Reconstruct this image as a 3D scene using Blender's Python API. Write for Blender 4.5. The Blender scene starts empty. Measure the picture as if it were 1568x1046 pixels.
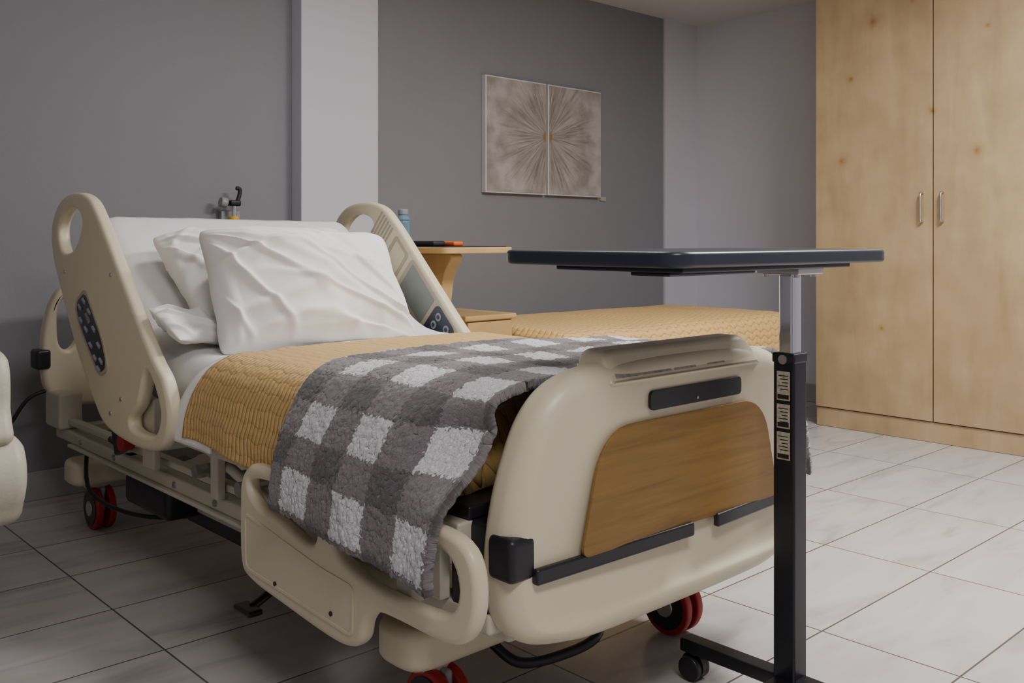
import bpy, bmesh, math, random
from mathutils import Vector, Matrix, noise
from mathutils.geometry import tessellate_polygon
random.seed(3)
scene = bpy.context.scene
COL = scene.collection

# ------------------------------------------------------------ materials
def newmat(name):
    m = bpy.data.materials.new(name); m.use_nodes = True
    nt = m.node_tree; b = nt.nodes['Principled BSDF']
    return m, nt, b
def N(nt, typ, **kw):
    n = nt.nodes.new(typ)
    for k, v in kw.items():
        setattr(n, k, v)
    return n
def L(nt, a, b): nt.links.new(a, b)
def rgba(c): return (c[0], c[1], c[2], 1)
def ramp(nt, stops, interp='LINEAR'):
    r = nt.nodes.new('ShaderNodeValToRGB'); cr = r.color_ramp; cr.interpolation = interp
    while len(cr.elements) < len(stops): cr.elements.new(0.5)
    for e, (p, c) in zip(cr.elements, stops): e.position = p; e.color = rgba(c)
    return r
def plain(name, col, rough=0.5, metal=0.0, var=0.06, scale=8, bump=0.0, bscale=60, spec=None, coat=0):
    m, nt, b = newmat(name)
    tc = N(nt, 'ShaderNodeTexCoord'); nz = N(nt, 'ShaderNodeTexNoise'); nz.inputs['Scale'].default_value = scale
    nz.inputs['Detail'].default_value = 4
    L(nt, tc.outputs['Object'], nz.inputs['Vector'])
    r = ramp(nt, [(0.3, [c*(1-var) for c in col]), (0.7, [min(1, c*(1+var)) for c in col])])
    L(nt, nz.outputs['Fac'], r.inputs['Fac']); L(nt, r.outputs['Color'], b.inputs['Base Color'])
    b.inputs['Roughness'].default_value = rough; b.inputs['Metallic'].default_value = metal
    if spec is not None: b.inputs['Specular IOR Level'].default_value = spec
    if coat: b.inputs['Coat Weight'].default_value = coat; b.inputs['Coat Roughness'].default_value = 0.1
    if bump:
        n2 = N(nt, 'ShaderNodeTexNoise'); n2.inputs['Scale'].default_value = bscale; n2.inputs['Detail'].default_value = 3
        L(nt, tc.outputs['Object'], n2.inputs['Vector'])
        bp = N(nt, 'ShaderNodeBump'); bp.inputs['Strength'].default_value = bump; bp.inputs['Distance'].default_value = 0.01
        L(nt, n2.outputs['Fac'], bp.inputs['Height']); L(nt, bp.outputs['Normal'], b.inputs['Normal'])
    return m
def wood(name, c1, c2, c3, stretch=(1, 1, 1), scale=3, rough=0.4, knots=False, coat=0.0, blot=0.88):
    m, nt, b = newmat(name)
    tc = N(nt, 'ShaderNodeTexCoord'); mp = N(nt, 'ShaderNodeMapping'); mp.inputs['Scale'].default_value = stretch
    L(nt, tc.outputs['Object'], mp.inputs['Vector'])
    nz = N(nt, 'ShaderNodeTexNoise'); nz.inputs['Scale'].default_value = scale; nz.inputs['Detail'].default_value = 8
    nz.inputs['Roughness'].default_value = 0.6; nz.inputs['Distortion'].default_value = 0.6
    L(nt, mp.outputs['Vector'], nz.inputs['Vector'])
    r = ramp(nt, [(0.3, c1), (0.5, c2), (0.72, c3)])
    L(nt, nz.outputs['Fac'], r.inputs['Fac'])
    out = r.outputs['Color']
    n2 = N(nt, 'ShaderNodeTexNoise'); n2.inputs['Scale'].default_value = 5.0; n2.inputs['Detail'].default_value = 3
    L(nt, tc.outputs['Object'], n2.inputs['Vector'])
    r2 = ramp(nt, [(0.35, (blot, blot*0.985, blot*0.96)), (0.65, (1.0, 1.0, 1.0))])
    L(nt, n2.outputs['Fac'], r2.inputs['Fac'])
    mx = N(nt, 'ShaderNodeMix', data_type='RGBA', blend_type='MULTIPLY'); mx.inputs[0].default_value = 1
    L(nt, out, mx.inputs[6]); L(nt, r2.outputs['Color'], mx.inputs[7]); out = mx.outputs[2]
    if knots:
        sp = N(nt, 'ShaderNodeSeparateXYZ'); L(nt, tc.outputs['Object'], sp.inputs[0])
        cb = N(nt, 'ShaderNodeCombineXYZ'); L(nt, sp.outputs['Y'], cb.inputs[0]); L(nt, sp.outputs['Z'], cb.inputs[1])
        n3 = N(nt, 'ShaderNodeTexNoise'); n3.inputs['Scale'].default_value = 16
        L(nt, tc.outputs['Object'], n3.inputs['Vector'])
        prev = None
        for (ky, kz, ks) in ((2.33, 2.13, 0.034), (2.02, 1.64, 0.020), (2.50, 1.42, 0.024), (1.81, 1.43, 0.022), (2.12, 2.2, 0.014), (1.93, 2.2, 0.020), (1.55, 1.05, 0.018), (2.28, 0.55, 0.016), (1.76, 2.02, 0.014), (2.45, 1.85, 0.016)):
            sb = N(nt, 'ShaderNodeVectorMath', operation='SUBTRACT'); sb.inputs[1].default_value = (ky, kz, 0); L(nt, cb.outputs[0], sb.inputs[0])
            ds = N(nt, 'ShaderNodeVectorMath', operation='LENGTH'); L(nt, sb.outputs[0], ds.inputs[0])
            dv = N(nt, 'ShaderNodeMath', operation='DIVIDE'); dv.inputs[1].default_value = ks; L(nt, ds.outputs['Value'], dv.inputs[0])
            if prev is None: prev = dv
            else:
                mn = N(nt, 'ShaderNodeMath', operation='MINIMUM'); L(nt, prev.outputs[0], mn.inputs[0]); L(nt, dv.outputs[0], mn.inputs[1]); prev = mn
        ma = N(nt, 'ShaderNodeMath', operation='MULTIPLY_ADD'); ma.inputs[1].default_value = 1.6; L(nt, n3.outputs['Fac'], ma.inputs[0]); L(nt, prev.outputs[0], ma.inputs[2])
        dv2 = N(nt, 'ShaderNodeMath', operation='DIVIDE'); dv2.inputs[1].default_value = 4.0; L(nt, ma.outputs[0], dv2.inputs[0])
        r3 = ramp(nt, [(0.22, (0.58, 0.42, 0.28)), (0.34, (0.82, 0.71, 0.58)), (0.50, (0.95, 0.92, 0.87)), (0.85, (1, 1, 1))])
        L(nt, dv2.outputs[0], r3.inputs['Fac'])
        mx2 = N(nt, 'ShaderNodeMix', data_type='RGBA', blend_type='MULTIPLY'); mx2.inputs[0].default_value = 1
        L(nt, out, mx2.inputs[6]); L(nt, r3.outputs['Color'], mx2.inputs[7]); out = mx2.outputs[2]
    L(nt, out, b.inputs['Base Color']); b.inputs['Roughness'].default_value = rough
    if coat: b.inputs['Coat Weight'].default_value = coat; b.inputs['Coat Roughness'].default_value = 0.15
    return m

M_wall = plain('wall_paint_grey', (0.238, 0.236, 0.256), 0.62, var=0.03, scale=1.5, bump=0.08, bscale=180)
M_walll = plain('wall_paint_light', (0.64, 0.63, 0.69), 0.6, var=0.02, scale=2, bump=0.08, bscale=180)
M_wallr = plain('wall_paint_pale', (0.60, 0.59, 0.645), 0.6, var=0.02, scale=2, bump=0.08, bscale=180)
M_ceil = plain('ceiling_paint', (0.66, 0.65, 0.63), 0.8, var=0.02)
M_base = plain('baseboard_tile', (0.36, 0.35, 0.36), 0.4)
M_cream = plain('cream_plastic', (0.74, 0.655, 0.475), 0.36, var=0.02, scale=3, bump=0.03, bscale=300)
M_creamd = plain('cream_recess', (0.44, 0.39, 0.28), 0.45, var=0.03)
M_creamm = plain('cream_painted_metal', (0.56, 0.52, 0.42), 0.4, var=0.04)
M_black = plain('black_plastic', (0.014, 0.014, 0.018), 0.4, var=0.15)
M_dkmetal = plain('black_powder_coat', (0.016, 0.017, 0.022), 0.33, metal=0.3, var=0.1)
M_top = plain('table_top_laminate', (0.022, 0.027, 0.040), 0.34, var=0.05)
M_chrome = plain('chrome', (0.75, 0.77, 0.80), 0.15, metal=1.0, var=0.02)
M_steel = plain('brushed_steel', (0.55, 0.55, 0.56), 0.35, metal=1.0, var=0.05)
M_red = plain('red_caster_rubber', (0.36, 0.012, 0.010), 0.45)
M_grey = plain('grey_plastic', (0.30, 0.31, 0.33), 0.4)
M_label = plain('label_paper', (0.36, 0.34, 0.28), 0.5, var=0.3, scale=120)
M_labelw = plain('label_white', (0.42, 0.38, 0.29), 0.5, var=0.3, scale=160)
M_key = plain('keypad_blue', (0.026, 0.032, 0.048), 0.3)
M_btn = plain('keypad_button', (0.26, 0.28, 0.31), 0.35)
M_screen = plain('grey_display', (0.20, 0.22, 0.20), 0.2)
M_sheet = plain('white_cotton_sheet', (0.74, 0.74, 0.76), 0.85, var=0.02, bump=0.12, bscale=400)
M_pillow = plain('white_pillowcase', (0.90, 0.89, 0.875), 0.85, var=0.015, bump=0.08, bscale=30)
M_orange = plain('orange_plastic', (0.75, 0.13, 0.01), 0.4)
M_yel = plain('yellow_plastic', (0.80, 0.48, 0.02), 0.4)
M_bottle = plain('blue_bottle', (0.14, 0.24, 0.30), 0.12)
M_chair = plain('cream_vinyl', (0.60, 0.55, 0.44), 0.45, bump=0.1, bscale=90)
M_navy = plain('dark_navy_board', (0.03, 0.035, 0.05), 0.45)
M_ward = wood('birch_veneer', (0.42, 0.295, 0.155), (0.47, 0.34, 0.185), (0.525, 0.39, 0.22), (1, 3.0, 0.5), 2.5, 0.40, True, 0.15, blot=0.84)
M_inlay = wood('oak_laminate', (0.20, 0.098, 0.017), (0.27, 0.142, 0.027), (0.32, 0.175, 0.036), (1.0, 1, 18), 3.0, 0.42)
M_maple = wood('maple_laminate', (0.52, 0.32, 0.12), (0.57, 0.37, 0.15), (0.62, 0.42, 0.19), (1, 6, 1), 4, 0.4)

def floor_mat():
    m, nt, b = newmat('floor_tiles_porcelain')
    tc = N(nt, 'ShaderNodeTexCoord'); mp = N(nt, 'ShaderNodeMapping')
    mp.inputs['Location'].default_value = (-0.31, -0.205, 0)
    L(nt, tc.outputs['Object'], mp.inputs['Vector'])
    br = N(nt, 'ShaderNodeTexBrick'); br.offset = 0.0; br.squash = 1.0
    br.inputs['Scale'].default_value = 1; br.inputs['Mortar Size'].default_value = 0.0028
    br.inputs['Mortar Smooth'].default_value = 0.3
    br.inputs['Brick Width'].default_value = 0.64; br.inputs['Row Height'].default_value = 0.345
    br.inputs['Color1'].default_value = (0, 0, 0, 1); br.inputs['Color2'].default_value = (1, 1, 1, 1)
    L(nt, mp.outputs['Vector'], br.inputs['Vector'])
    mp2 = N(nt, 'ShaderNodeMapping'); mp2.inputs['Scale'].default_value = (1.0, 4.5, 1)
    mp2.inputs['Rotation'].default_value = (0, 0, 0.25)
    ad = N(nt, 'ShaderNodeVectorMath', operation='ADD')
    sc = N(nt, 'ShaderNodeVectorMath', operation='SCALE'); sc.inputs['Scale'].default_value = 7
    L(nt, br.outputs['Color'], sc.inputs[0]); L(nt, sc.outputs[0], ad.inputs[1]); L(nt, tc.outputs['Object'], ad.inputs[0])
    L(nt, ad.outputs[0], mp2.inputs['Vector'])
    nz = N(nt, 'ShaderNodeTexNoise'); nz.inputs['Scale'].default_value = 2.2; nz.inputs['Detail'].default_value = 5
    nz.inputs['Distortion'].default_value = 0.8
    L(nt, mp2.outputs['Vector'], nz.inputs['Vector'])
    r = ramp(nt, [(0.28, (0.40, 0.375, 0.37)), (0.45, (0.52, 0.495, 0.49)), (0.7, (0.58, 0.555, 0.55))])
    L(nt, nz.outputs['Fac'], r.inputs['Fac'])
    mx = N(nt, 'ShaderNodeMix', data_type='RGBA')
    L(nt, br.outputs['Fac'], mx.inputs[0]); L(nt, r.outputs['Color'], mx.inputs[6]); mx.inputs[7].default_value = (0.10, 0.09, 0.085, 1)
    L(nt, mx.outputs[2], b.inputs['Base Color'])
    b.inputs['Roughness'].default_value = 0.18
    bp = N(nt, 'ShaderNodeBump'); bp.invert = True; bp.inputs['Strength'].default_value = 0.4; bp.inputs['Distance'].default_value = 0.003
    L(nt, br.outputs['Fac'], bp.inputs['Height']); L(nt, bp.outputs['Normal'], b.inputs['Normal'])
    return m
M_floor = floor_mat()

def quilt_mat():
    m, nt, b = newmat('mustard_quilt')
    uv = N(nt, 'ShaderNodeUVMap'); sp = N(nt, 'ShaderNodeSeparateXYZ')
    nz = N(nt, 'ShaderNodeTexNoise'); nz.inputs['Scale'].default_value = 14; nz.inputs['Detail'].default_value = 2
    L(nt, uv.outputs['UV'], nz.inputs['Vector']); L(nt, uv.outputs['UV'], sp.inputs[0])
    def ribs(ch, period, other, wob):
        su = N(nt, 'ShaderNodeMath', operation='MULTIPLY'); su.inputs[1].default_value = 90; L(nt, sp.outputs[other], su.inputs[0])
        s1 = N(nt, 'ShaderNodeMath', operation='SINE'); L(nt, su.outputs[0], s1.inputs[0])
        s2 = N(nt, 'ShaderNodeMath', operation='MULTIPLY'); s2.inputs[1].default_value = wob; L(nt, s1.outputs[0], s2.inputs[0])
        sv = N(nt, 'ShaderNodeMath', operation='MULTIPLY_ADD'); sv.inputs[1].default_value = math.pi/period; L(nt, sp.outputs[ch], sv.inputs[0]); L(nt, s2.outputs[0], sv.inputs[2])
        nm = N(nt, 'ShaderNodeMath', operation='MULTIPLY_ADD'); nm.inputs[1].default_value = 2.0; L(nt, nz.outputs['Fac'], nm.inputs[0]); L(nt, sv.outputs[0], nm.inputs[2])
        s = N(nt, 'ShaderNodeMath', operation='SINE'); L(nt, nm.outputs[0], s.inputs[0])
        ab = N(nt, 'ShaderNodeMath', operation='ABSOLUTE'); L(nt, s.outputs[0], ab.inputs[0])
        pw = N(nt, 'ShaderNodeMath', operation='POWER'); pw.inputs[1].default_value = 0.5; L(nt, ab.outputs[0], pw.inputs[0])
        return pw
    a = ribs('Y', 0.0165, 'X', 0.6); c_ = ribs('X', 0.033, 'Y', 0.3)
    c2 = N(nt, 'ShaderNodeMath', operation='MULTIPLY'); c2.inputs[1].default_value = 0.35; L(nt, c_.outputs[0], c2.inputs[0])
    sm = N(nt, 'ShaderNodeMath', operation='MULTIPLY_ADD'); sm.inputs[1].default_value = 0.65; L(nt, a.outputs[0], sm.inputs[0]); L(nt, c2.outputs[0], sm.inputs[2])
    n4 = N(nt, 'ShaderNodeTexNoise'); n4.inputs['Scale'].default_value = 70; n4.inputs['Detail'].default_value = 2; L(nt, uv.outputs['UV'], n4.inputs['Vector'])
    hh = N(nt, 'ShaderNodeMath', operation='MULTIPLY_ADD'); hh.inputs[1].default_value = 0.8; L(nt, n4.outputs['Fac'], hh.inputs[0]); L(nt, sm.outputs[0], hh.inputs[2])
    bp = N(nt, 'ShaderNodeBump'); bp.inputs['Strength'].default_value = 0.95; bp.inputs['Distance'].default_value = 0.006
    L(nt, hh.outputs[0], bp.inputs['Height']); L(nt, bp.outputs['Normal'], b.inputs['Normal'])
    r = ramp(nt, [(0.2, (0.45, 0.265, 0.07)), (0.6, (0.63, 0.395, 0.13)), (1.0, (0.68, 0.435, 0.155))]); L(nt, sm.outputs[0], r.inputs['Fac'])  # groove shade painted into the colour: darker between the ribs
    L(nt, r.outputs['Color'], b.inputs['Base Color'])
    b.inputs['Roughness'].default_value = 0.75; b.inputs['Sheen Weight'].default_value = 0.1
    return m
M_quilt = quilt_mat()

def plaid_mat():
    m, nt, b = newmat('buffalo_plaid_fleece')
    uv = N(nt, 'ShaderNodeUVMap')
    nz = N(nt, 'ShaderNodeTexNoise'); nz.inputs['Scale'].default_value = 160; nz.inputs['Detail'].default_value = 3
    L(nt, uv.outputs['UV'], nz.inputs['Vector'])
    sub = N(nt, 'ShaderNodeVectorMath', operation='SUBTRACT'); sub.inputs[1].default_value = (0.5, 0.5, 0.5); L(nt, nz.outputs['Color'], sub.inputs[0])
    sc = N(nt, 'ShaderNodeVectorMath', operation='SCALE'); sc.inputs['Scale'].default_value = 0.030; L(nt, sub.outputs[0], sc.inputs[0])
    ad = N(nt, 'ShaderNodeVectorMath', operation='ADD'); L(nt, uv.outputs['UV'], ad.inputs[0]); L(nt, sc.outputs[0], ad.inputs[1])
    sp = N(nt, 'ShaderNodeSeparateXYZ'); L(nt, ad.outputs[0], sp.inputs[0])
    outs = []
    for ch, ph, per in (('X', 0.152, 0.165), ('Y', 0.078, 0.19)):
        a = N(nt, 'ShaderNodeMath', operation='ADD'); a.inputs[1].default_value = ph; L(nt, sp.outputs[ch], a.inputs[0])
        d = N(nt, 'ShaderNodeMath', operation='DIVIDE'); d.inputs[1].default_value = per; L(nt, a.outputs[0], d.inputs[0])
        f = N(nt, 'ShaderNodeMath', operation='FRACT'); L(nt, d.outputs[0], f.inputs[0])
        l = N(nt, 'ShaderNodeMath', operation='LESS_THAN'); l.inputs[1].default_value = 0.52; L(nt, f.outputs[0], l.inputs[0])
        outs.append(l)
    s = N(nt, 'ShaderNodeMath', operation='ADD'); L(nt, outs[0].outputs[0], s.inputs[0]); L(nt, outs[1].outputs[0], s.inputs[1])
    h = N(nt, 'ShaderNodeMath', operation='MULTIPLY'); h.inputs[1].default_value = 0.5; L(nt, s.outputs[0], h.inputs[0])
    r = ramp(nt, [(0.0, (0.088, 0.070, 0.078)), (0.3, (0.215, 0.18, 0.196)), (0.8, (0.84, 0.84, 0.88))], 'CONSTANT')
    L(nt, h.outputs[0], r.inputs['Fac'])
    n2 = N(nt, 'ShaderNodeTexNoise'); n2.inputs['Scale'].default_value = 300; n2.inputs['Detail'].default_value = 4; n2.inputs['Roughness'].default_value = 0.7
    L(nt, uv.outputs['UV'], n2.inputs['Vector'])
    r2 = ramp(nt, [(0.32, (0.55, 0.55, 0.55)), (0.62, (1.12, 1.12, 1.12))]); L(nt, n2.outputs['Fac'], r2.inputs['Fac'])
    mx = N(nt, 'ShaderNodeMix', data_type='RGBA', blend_type='MULTIPLY'); mx.inputs[0].default_value = 1
    L(nt, r.outputs['Color'], mx.inputs[6]); L(nt, r2.outputs['Color'], mx.inputs[7])
    L(nt, mx.outputs[2], b.inputs['Base Color'])
    b.inputs['Roughness'].default_value = 0.95; b.inputs['Sheen Weight'].default_value = 0.4; b.inputs['Sheen Roughness'].default_value = 0.6
    bp = N(nt, 'ShaderNodeBump'); bp.inputs['Strength'].default_value = 0.8; bp.inputs['Distance'].default_value = 0.005
    L(nt, n2.outputs['Fac'], bp.inputs['Height']); L(nt, bp.outputs['Normal'], b.inputs['Normal'])
    return m
M_plaid = plaid_mat()

def paint_mat(cx, cz):
    m, nt, b = newmat('starburst_canvas')
    tc = N(nt, 'ShaderNodeTexCoord'); sp = N(nt, 'ShaderNodeSeparateXYZ'); L(nt, tc.outputs['Object'], sp.inputs[0])
    dx = N(nt, 'ShaderNodeMath', operation='SUBTRACT'); dx.inputs[1].default_value = cx; L(nt, sp.outputs['X'], dx.inputs[0])
    dz = N(nt, 'ShaderNodeMath', operation='SUBTRACT'); dz.inputs[1].default_value = cz; L(nt, sp.outputs['Z'], dz.inputs[0])
    cb = N(nt, 'ShaderNodeCombineXYZ'); L(nt, dx.outputs[0], cb.inputs[0]); L(nt, dz.outputs[0], cb.inputs[2])
    ln = N(nt, 'ShaderNodeVectorMath', operation='LENGTH'); L(nt, cb.outputs[0], ln.inputs[0])
    nr = N(nt, 'ShaderNodeVectorMath', operation='NORMALIZE'); L(nt, cb.outputs[0], nr.inputs[0])
    cl = N(nt, 'ShaderNodeCombineXYZ'); ml = N(nt, 'ShaderNodeMath', operation='MULTIPLY'); ml.inputs[1].default_value = 0.25
    L(nt, ln.outputs['Value'], ml.inputs[0]); L(nt, ml.outputs[0], cl.inputs[1])
    ad0 = N(nt, 'ShaderNodeVectorMath', operation='ADD'); L(nt, nr.outputs[0], ad0.inputs[0]); L(nt, cl.outputs[0], ad0.inputs[1])
    nz = N(nt, 'ShaderNodeTexNoise'); nz.inputs['Scale'].default_value = 15; nz.inputs['Detail'].default_value = 7; nz.inputs['Roughness'].default_value = 0.8
    L(nt, ad0.outputs[0], nz.inputs['Vector'])
    n2 = N(nt, 'ShaderNodeTexNoise'); n2.inputs['Scale'].default_value = 8; n2.inputs['Detail'].default_value = 4; L(nt, tc.outputs['Object'], n2.inputs['Vector'])
    r1 = ramp(nt, [(0.34, (0.12, 0.10, 0.088)), (0.5, (0.32, 0.285, 0.25)), (0.68, (0.56, 0.53, 0.49))]); L(nt, nz.outputs['Fac'], r1.inputs['Fac'])
    r2 = ramp(nt, [(0.36, (0.29, 0.255, 0.24)), (0.62, (0.47, 0.435, 0.415))]); L(nt, n2.outputs['Fac'], r2.inputs['Fac'])
    ad = N(nt, 'ShaderNodeMath', operation='MULTIPLY_ADD'); ad.inputs[1].default_value = 0.5; L(nt, nz.outputs['Fac'], ad.inputs[0]); L(nt, ln.outputs['Value'], ad.inputs[2])
    rr = ramp(nt, [(0.42, (0, 0, 0)), (0.64, (1, 1, 1))]); L(nt, ad.outputs[0], rr.inputs['Fac'])
    mx = N(nt, 'ShaderNodeMix', data_type='RGBA'); L(nt, rr.outputs['Color'], mx.inputs[0]); L(nt, r1.outputs['Color'], mx.inputs[6]); L(nt, r2.outputs['Color'], mx.inputs[7])
    rg = ramp(nt, [(0.028, (1, 1, 1)), (0.045, (0, 0, 0))]); L(nt, ln.outputs['Value'], rg.inputs['Fac'])
    mx2 = N(nt, 'ShaderNodeMix', data_type='RGBA'); L(nt, rg.outputs['Color'], mx2.inputs[0]); L(nt, mx.outputs[2], mx2.inputs[6]); mx2.inputs[7].default_value = (0.30, 0.17, 0.035, 1)
    L(nt, mx2.outputs[2], b.inputs['Base Color']); b.inputs['Roughness'].default_value = 0.45
    bp = N(nt, 'ShaderNodeBump'); bp.inputs['Strength'].default_value = 0.3; bp.inputs['Distance'].default_value = 0.005
    L(nt, nz.outputs['Fac'], bp.inputs['Height']); L(nt, bp.outputs['Normal'], b.inputs['Normal'])
    return m

# ------------------------------------------------------------ geometry helpers
def empty(name, loc):
    e = bpy.data.objects.new(name, None); e.location = loc; e.empty_display_size = 0.1; COL.objects.link(e); return e
def link(o, parent=None, mat=None):
    COL.objects.link(o)
    if mat: o.data.materials.append(mat)
    if parent is not None:
        o.parent = parent; o.matrix_parent_inverse = Matrix.Translation(-parent.location)
    return o
def smooth(me, flag=True):
    for p in me.polygons: p.use_smooth = flag
def from_bm(name, bm, mat, parent=None, sm=False):
    me = bpy.data.meshes.new(name); bmesh.ops.recalc_face_normals(bm, faces=bm.faces); bm.to_mesh(me); bm.free()
    if sm: smooth(me)
    return link(bpy.data.objects.new(name, me), parent, mat)
def bevmod(o, w, seg=3, ang=35):
    md = o.modifiers.new('bevel', 'BEVEL'); md.width = w; md.segments = seg; md.limit_method = 'ANGLE'; md.angle_limit = math.radians(ang)
    smooth(o.data); o.modifiers.new('wn', 'WEIGHTED_NORMAL')
    return o
def box(name, lo, hi, mat, parent=None, bev=0.004, rot=None, piv=None, seg=2):
    bm = bmesh.new(); bmesh.ops.create_cube(bm, size=1)
    c = (Vector(lo)+Vector(hi))/2; s = Vector(hi)-Vector(lo)
    for v in bm.verts: v.co = Vector((v.co.x*s.x, v.co.y*s.y, v.co.z*s.z)) + c
    if rot is not None:
        p = Vector(piv) if piv else c
        bmesh.ops.transform(bm, matrix=Matrix.Translation(p) @ rot.to_4x4() @ Matrix.Translation(-p), verts=bm.verts)
    o = from_bm(name, bm, mat, parent)
    if bev: bevmod(o, min(bev, min(abs(s.x), abs(s.y), abs(s.z))*0.45), seg)
    return o
def cyl(name, a, b, r, mat, parent=None, seg=32, r2=None, bev=0.0):
    a = Vector(a); b = Vector(b); d = b-a
    bm = bmesh.new(); bmesh.ops.create_cone(bm, cap_ends=True, segments=seg, radius1=r, radius2=r if r2 is None else r2, depth=d.length)
    q = Vector((0, 0, 1)).rotation_difference(d.normalized())
    bmesh.ops.transform(bm, matrix=Matrix.Translation((a+b)/2) @ q.to_matrix().to_4x4(), verts=bm.verts)
    o = from_bm(name, bm, mat, parent, True)
    if bev: bevmod(o, bev, 2, 50)
    else:
        w2 = o.modifiers.new('es', 'EDGE_SPLIT'); w2.split_angle = math.radians(50)
    return o
def catmull(pts, k=6, closed=True):
    n = len(pts); out = []
    rng = range(n) if closed else range(n-1)
    for i in rng:
        if closed: p0, p1, p2, p3 = (pts[(i+j-1) % n] for j in range(4))
        else: p0, p1, p2, p3 = pts[max(i-1, 0)], pts[i], pts[i+1], pts[min(i+2, n-1)]
        p0, p1, p2, p3 = map(Vector, (p0, p1, p2, p3))
        for j in range(k):
            t = j/k
            out.append(0.5*((2*p1)+(-p0+p2)*t+(2*p0-5*p1+4*p2-p3)*t*t+(-p0+3*p1-3*p2+p3)*t**3))
    if not closed: out.append(Vector(pts[-1]))
    return out
def roundpoly(pts, r, k=6):
    out = []; n = len(pts)
    for i in range(n):
        p = Vector(pts[i]); a = Vector(pts[i-1]); b = Vector(pts[(i+1) % n])
        rr = r[i] if isinstance(r, (list, tuple)) else r
        da = (a-p); db = (b-p); rr1 = min(rr, da.length*0.49, db.length*0.49)
        pa = p+da.normalized()*rr1; pb = p+db.normalized()*rr1
        for j in range(k+1):
            t = j/k; out.append((1-t)**2*pa+2*t*(1-t)*p+t*t*pb)
    return out
def tube(name, pts, r, mat, parent=None, closed=False, k=6, res=4, sm=True):
    cu = bpy.data.curves.new(name, 'CURVE'); cu.dimensions = '3D'; sp = cu.splines.new('POLY')
    P = catmull(pts, k, closed) if sm else [Vector(p) for p in pts]
    sp.points.add(len(P)-1)
    for q, p in zip(sp.points, P): q.co = (p.x, p.y, p.z, 1)
    sp.use_cyclic_u = closed; cu.bevel_depth = r; cu.bevel_resolution = res; cu.use_fill_caps = True
    tmp = bpy.data.objects.new(name, cu); COL.objects.link(tmp)
    dg = bpy.context.evaluated_depsgraph_get(); dg.update()
    me = bpy.data.meshes.new_from_object(tmp.evaluated_get(dg)); bpy.data.objects.remove(tmp)
    smooth(me); me.name = name
    return link(bpy.data.objects.new(name, me), parent, mat)
def area2(P): return 0.5*sum(P[i].x*P[(i+1) % len(P)].y-P[(i+1) % len(P)].x*P[i].y for i in range(len(P)))
def plate(name, outer, holes, axis, pos, thick, bev, mat, parent=None, seg=4, warp=None):
    """outline with holes, extruded with rounded rims; axis = normal axis; pos = centre along it"""
    polys = []
    for idx, poly in enumerate([outer]+list(holes)):
        P = [Vector((p[0], p[1])) for p in poly]
        Q = [P[0]]
        for p in P[1:]:
            if (p-Q[-1]).length > 1e-4: Q.append(p)
        if (Q[0]-Q[-1]).length < 1e-4: Q.pop()
        a = area2(Q)
        if (idx == 0 and a < 0) or (idx > 0 and a > 0): Q.reverse()
        n = len(Q); nr = []
        for i in range(n):
            d1 = (Q[i]-Q[i-1]).normalized(); d2 = (Q[(i+1) % n]-Q[i]).normalized()
            n1 = Vector((-d1.y, d1.x)); n2 = Vector((-d2.y, d2.x)); m_ = (n1+n2)
            m_ = m_.normalized() if m_.length > 1e-6 else n1
            nr.append(m_/max(0.6, m_.dot(n1)))
        polys.append((Q, nr))
    steps = [(0.0, thick/2)]
    if bev > 0:
        bev = min(bev, thick*0.49)
        steps = [(bev*(1-math.cos(math.pi/2*k/seg)), thick/2-bev+bev*math.sin(math.pi/2*k/seg)) for k in range(seg+1)]
    prof = [(o_, -h_) for (o_, h_) in reversed(steps)] + steps
    bm = bmesh.new()
    def mk(u, w, t):
        c = (pos+t, u, w) if axis == 'x' else ((u, pos+t, w) if axis == 'y' else (u, w, pos+t))
        c = Vector(c)
        return bm.verts.new(warp(c) if warp else c)
    top = []; bot = []
    for Q, nr in polys:
        rings = [[mk(q.x+m_.x*o_, q.y+m_.y*o_, h_) for q, m_ in zip(Q, nr)] for (o_, h_) in prof]
        n = len(Q)
        for r0, r1 in zip(rings, rings[1:]):
            for i in range(n): bm.faces.new((r0[i], r0[(i+1) % n], r1[(i+1) % n], r1[i])).smooth = True
        bot.append((rings[0], [Vector((q.x+m_.x*prof[0][0], q.y+m_.y*prof[0][0], 0)) for q, m_ in zip(Q, nr)]))
        top.append((rings[-1], [Vector((q.x+m_.x*prof[-1][0], q.y+m_.y*prof[-1][0], 0)) for q, m_ in zip(Q, nr)]))
    for cap in (bot, top):
        vs = [v for r_, _ in cap for v in r_]
        for tri in tessellate_polygon([c_ for _, c_ in cap]):
            try: bm.faces.new([vs[i] for i in tri]).smooth = True
            except ValueError: pass
    o = from_bm(name, bm, mat, parent)
    o.modifiers.new('wn', 'WEIGHTED_NORMAL').weight = 80
    if bev == 0:
        smooth(o.data, False)
    return o
def grid_mesh(name, fn, nu, nv, mat, parent=None, uvf=None, solid=0, offs=0):
    bm = bmesh.new(); V = [[bm.verts.new(fn(i/nu, j/nv)) for j in range(nv+1)] for i in range(nu+1)]
    uvl = bm.loops.layers.uv.new('UVMap')
    for i in range(nu):
        for j in range(nv):
            f = bm.faces.new((V[i][j], V[i+1][j], V[i+1][j+1], V[i][j+1]))
            f.smooth = True
            for lp, (a, b) in zip(f.loops, ((i, j), (i+1, j), (i+1, j+1), (i, j+1))):
                lp[uvl].uv = uvf(a/nu, b/nv) if uvf else (a/nu, b/nv)
    me = bpy.data.meshes.new(name); bm.to_mesh(me); bm.free()
    o = link(bpy.data.objects.new(name, me), parent, mat)
    if solid:
        md = o.modifiers.new('solid', 'SOLIDIFY'); md.thickness = solid; md.offset = offs
    return o

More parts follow.
